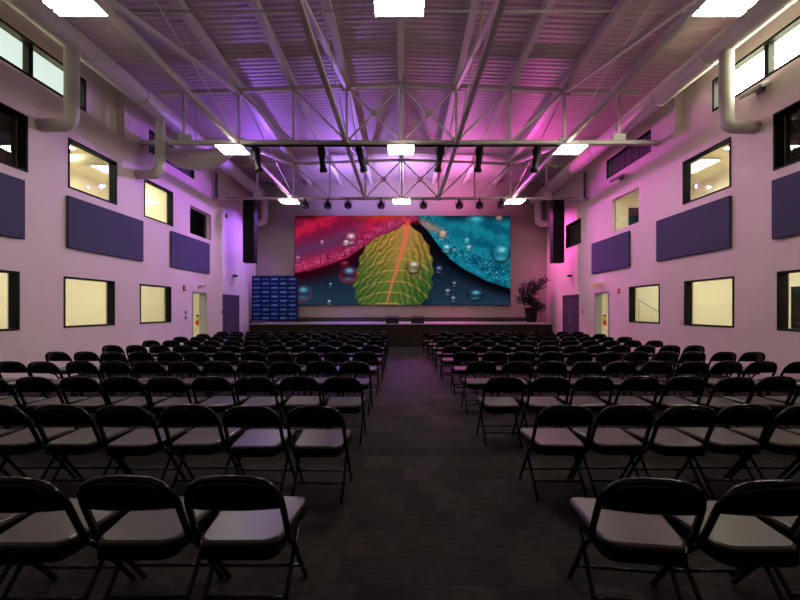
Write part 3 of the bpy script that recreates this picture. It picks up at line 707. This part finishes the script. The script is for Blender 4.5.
# ------------------------------------------------------------------ small wall fittings
def on_wall(X, s, px, py):
    sc = abs(px-403)/abs(X); return 370/sc, 1.49+(310-py)/sc
def fitting(name, label, cat, side, px, py, kind):
    X, s = (XL, -1) if side == 'left' else (XR, 1); y, z = on_wall(X, s, px, py)
    t = thing(name, label, cat, (X, y, z)); i = -s
    if kind == 'strobe':
        bm = NB(); box(bm, *sorted((0, i*.04)), -.06, .06, -.08, .08); obj('housing', bm, M['red'], t, bevel=.005)
        bm = NB(); box(bm, *sorted((i*.041, i*.055)), -.02, .02, -.04, .04); obj('lens', bm, M['white'], t)
    elif kind == 'exit':
        bm = NB(); box(bm, *sorted((0, i*.05)), -.04, .04, -.02, .12); obj('mount', bm, M['white'], t)
        bm = NB(); box(bm, *sorted((i*.051, i*.38)), -.02, .02, -.07, .13); obj('sign_box', bm, M['white'], t, bevel=.004)
        # red letters facing the seats
        bm = NB(); f = -.023; w = .05; h = .12; zb = -.03; st = .013
        def bb(a, b, c, d): box(bm, a, b, f, -.0205, c, d)
        xs0 = min(i*.08, i*.36)
        def at(k): return xs0+.005+k*.07
        a = at(0); bb(a, a+st, zb, zb+h); [bb(a+st, a+w, zb+q, zb+q+st) for q in (0, (h-st)/2, h-st)]
        a = at(1); bar(bm, (a, f+.001, zb), (a+w, f+.001, zb+h), .003, st, up=(0, 0, 1)); bar(bm, (a, f+.001, zb+h), (a+w, f+.001, zb), .003, st, up=(0, 0, 1))
        a = at(2); bb(a+w/2-st/2, a+w/2+st/2, zb, zb+h)
        a = at(3); bb(a+w/2-st/2, a+w/2+st/2, zb, zb+h-st); bb(a, a+w, zb+h-st, zb+h)
        obj('lettering', bm, M['exit_red'], t)
    elif kind == 'emergency':
        bm = NB(); box(bm, *sorted((0, i*.06)), -.11, .11, -.04, .05); obj('housing', bm, M['white'], t, bevel=.01)
        for q in (-.07, .07):
            bm = NB(); lathe(bm, [(.03, 0), (.045, .05), (.04, .07)], 12, (i*.06, q, .04), (i*.8, 0, .3)); obj('lamp_head', bm, M['white'], t)
    elif kind == 'switch':
        bm = NB(); box(bm, *sorted((0, i*.01)), -.05, .05, -.06, .06); obj('plate', bm, M['grey'], t)
        bm = NB(); box(bm, *sorted((i*.011, i*.022)), -.015, .015, -.03, .03); obj('toggle', bm, M['black'], t)
    elif kind == 'camera':
        bm = NB(); box(bm, *sorted((0, i*.03)), -.04, .04, -.04, .04); obj('bracket', bm, M['grey'], t)
        bm = NB(); tube(bm, [(i*.03, 0, 0), (i*.2, -.08, -.03)], .045, 12); obj('body', bm, M['black'], t)
    elif kind == 'lamp':
        bm = NB(); box(bm, *sorted((0, i*.05)), -.07, .07, -.06, .08); obj('bracket', bm, M['grey'], t)
        bm = NB(); bar(bm, (i*.06, 0, .04), (i*.26, -.02, -.05), .42, .07, up=(0, 0, 1)); obj('lamp_head', bm, M['grey'], t, bevel=.01)
    return t
fitting('fire_alarm', 'small red fire alarm on the left wall beside the hallway doorway', 'alarm', 'left', 184, 288, 'strobe')
fitting('fire_alarm', 'small red fire alarm on the right wall beside the hallway doorway', 'alarm', 'right', 619, 291, 'strobe')
fitting('emergency_light', 'small white emergency light above the left hallway doorway', 'wall light', 'left', 200, 286.5, 'emergency')
fitting('exit_sign', 'small glowing red exit sign above the right hallway doorway', 'sign', 'right', 603, 286.5, 'exit')
fitting('light_switch', 'upper small switch plate on the left wall by the doorway', 'switch', 'left', 185.6, 312.5, 'switch')
fitting('light_switch', 'lower small switch plate on the left wall by the doorway', 'switch', 'left', 185.6, 318, 'switch')
fitting('card_reader', 'small dark card reader beside the left plum double door', 'card reader', 'left', 221.5, 312, 'switch')
fitting('card_reader', 'small dark card reader beside the right plum double door', 'card reader', 'right', 583, 312, 'switch')
fitting('wall_camera', 'small dark camera on the left wall above the plum door', 'camera', 'left', 233, 275.5, 'camera')
fitting('wall_camera', 'small dark camera on the right wall above the plum door', 'camera', 'right', 572, 275.5, 'camera')
fitting('wall_floodlight', 'grey tilted floodlight under the bright window on the right wall', 'wall light', 'right', 762, 90, 'lamp')
fitting('wall_floodlight', 'grey tilted floodlight under the dark high window on the right wall', 'wall light', 'right', 622, 178, 'lamp')
t = thing('hanging_microphone', 'small dark microphone hanging on a wire by the left stage corner', 'microphone', (-6.3, 13.2, 4.78))
bm = NB(); tube(bm, [(0, 0, 0), (0, 0, .12)], .035, 10); obj('capsule', bm, M['black'], t)
bm = NB(); tube(bm, [(0, 0, .12), (0, 0, 1.69)], .006, 6); obj('wire', bm, M['grey'], t)

# ------------------------------------------------------------------ folding chairs
ROWN = ['front', 'second', 'third', 'fourth', 'fifth', 'sixth', 'seventh', 'eighth', 'ninth', 'tenth']
CNT = ['first', 'second', 'third', 'fourth', 'fifth', 'sixth', 'seventh', 'eighth', 'ninth', 'tenth', 'eleventh', 'twelfth']
def rounded_slab(bm, wr, wf, y0, y1, z0, z1, rr, rf, crown=0.0, seg=5):
    cs = [(-wr, y0, rr, 180), (wr, y0, rr, 270), (wf, y1, rf, 0), (-wf, y1, rf, 90)]
    out = []
    for cx, cy, r, a0 in cs:
        ox = cx+(r if cx < 0 else -r); oy = cy+(r if cy == y0 else -r)
        for k in range(seg+1):
            a = R(a0+90*k/seg); out.append((ox+r*math.cos(a), oy+r*math.sin(a)))
    bot = [bm.verts.new((x, y, z0)) for x, y in out]; top = [bm.verts.new((x, y, z1)) for x, y in out]
    ins = [bm.verts.new((x*.95, (y-(y0+y1)/2)*.95+(y0+y1)/2, z1+crown)) for x, y in out]
    n = len(out); bm.faces.new(bot[::-1])
    for i in range(n):
        j = (i+1) % n; bm.faces.new((bot[i], bot[j], top[j], top[i])); bm.faces.new((top[i], top[j], ins[j], ins[i]))
    bm.faces.new(ins)
def make_chair():
    t = thing('folding_chair', 'x', 'chair', group='black folding chairs facing the stage')
    bp = M['blackpaint']
    bm = NB(); rounded_slab(bm, .178, .212, -.205, .205, .425, .440, .06, .035, .007); obj('seat', bm, M['vinyl'], t, smooth=False)
    bm = NB(); rounded_slab(bm, .186, .220, -.213, .213, .365, .424, .065, .04, .0); obj('seat_pan', bm, bp, t)
    half = [(-.215, -.125, .41), (-.214, -.15, .47), (-.212, -.195, .575), (-.209, -.22, .635), (-.196, -.243, .685), (-.168, -.26, .727), (-.12, -.27, .751), (-.05, -.275, .760)]
    pts = half+[(-x, y, z) for x, y, z in half[::-1]]
    bm = NB(); tube(bm, pts, .0155, 8); obj('back_frame', bm, bp, t)
    # backrest shell inside the frame
    bm = NB(); lv = [(.598, .203, -.203), (.61, .206, -.208), (.635, .204, -.219), (.672, .192, -.236), (.706, .173, -.250), (.735, .137, -.263), (.754, .075, -.271)]
    NC = 8; fr, bk = [], []
    for z, w, y in lv:
        a, b = [], []
        for c in range(NC+1):
            q = -1+2*c/NC; bulge = -.022*(1-q*q)
            a.append(bm.verts.new((q*w, y+bulge+.007, z))); b.append(bm.verts.new((q*w, y+bulge-.009, z)))
        fr.append(a); bk.append(b)
    for i in range(len(lv)-1):
        for c in range(NC):
            bm.faces.new((fr[i][c], fr[i][c+1], fr[i+1][c+1], fr[i+1][c])); bm.faces.new((bk[i][c], bk[i+1][c], bk[i+1][c+1], bk[i][c+1]))
        bm.faces.new((fr[i][0], fr[i+1][0], bk[i+1][0], bk[i][0])); bm.faces.new((fr[i][NC], bk[i][NC], bk[i+1][NC], fr[i+1][NC]))
    for c in range(NC):
        bm.faces.new((fr[0][c], bk[0][c], bk[0][c+1], fr[0][c+1])); bm.faces.new((fr[-1][c], fr[-1][c+1], bk[-1][c+1], bk[-1][c]))
    obj('backrest', bm, bp, t, smooth=True)
    for s in (-1, 1):
        bm = NB(); tube(bm, [(s*.214, -.127, .415), (s*.214, -.02, .30), (s*.214, .19, .0)], .0125, 8); obj('leg', bm, bp, t)
        bm = NB(); tube(bm, [(s*.198, .12, .40), (s*.196, -.02, .22), (s*.192, -.205, .0)], .0115, 8); obj('leg', bm, bp, t)
    bm = NB(); tube(bm, [(-.212, .098, .13), (.212, .098, .13)], .009, 6); obj('stretcher', bm, bp, t)
    bm = NB(); tube(bm, [(-.193, -.107, .117), (.193, -.107, .117)], .009, 6); obj('stretcher', bm, bp, t)
    return t
chair0 = make_chair(); used = False
left_edge = [-.525, -.435, -.435, -.45, -.43, -.41, -.43, -.45, -.47, -.49]
right_edge = [.885, 1.015, .87, .88, .87, .79, .78, .80, .76, .67]
jr = random.Random(5)
PITCH = {'left': [.472, .490, .474]+[.486]*7, 'right': [.472, .464, .497]+[.496]*7}
for r_ in range(10):
    y = 1.86+1.2*r_
    for side, sg in (('left', -1), ('right', 1)):
        n = 12 if side == 'left' else 11
        for k in range(n):
            x = (left_edge[r_]-.23-k*PITCH[side][r_]) if sg < 0 else (right_edge[r_]+.23+k*PITCH[side][r_])
            if abs(x)*370/(y+.2)-40 > 430: continue
            xx = x+jr.uniform(-.004, .004); yy = y+jr.uniform(-.03, .03); rz = jr.uniform(-.008, .008)
            if r_ == 0 and sg > 0 and k == 0: rz = -.13; xx -= .0; yy += .0
            lab = 'black folding chair with grey seat, %s row from camera, %s %s of the aisle' % (ROWN[r_], CNT[k], side)
            if not used:
                chair0.location = (xx, yy, 0); chair0.rotation_euler = (0, 0, rz); chair0['label'] = lab; used = True
            else: dup(chair0, (xx, yy, 0), rz, lab)
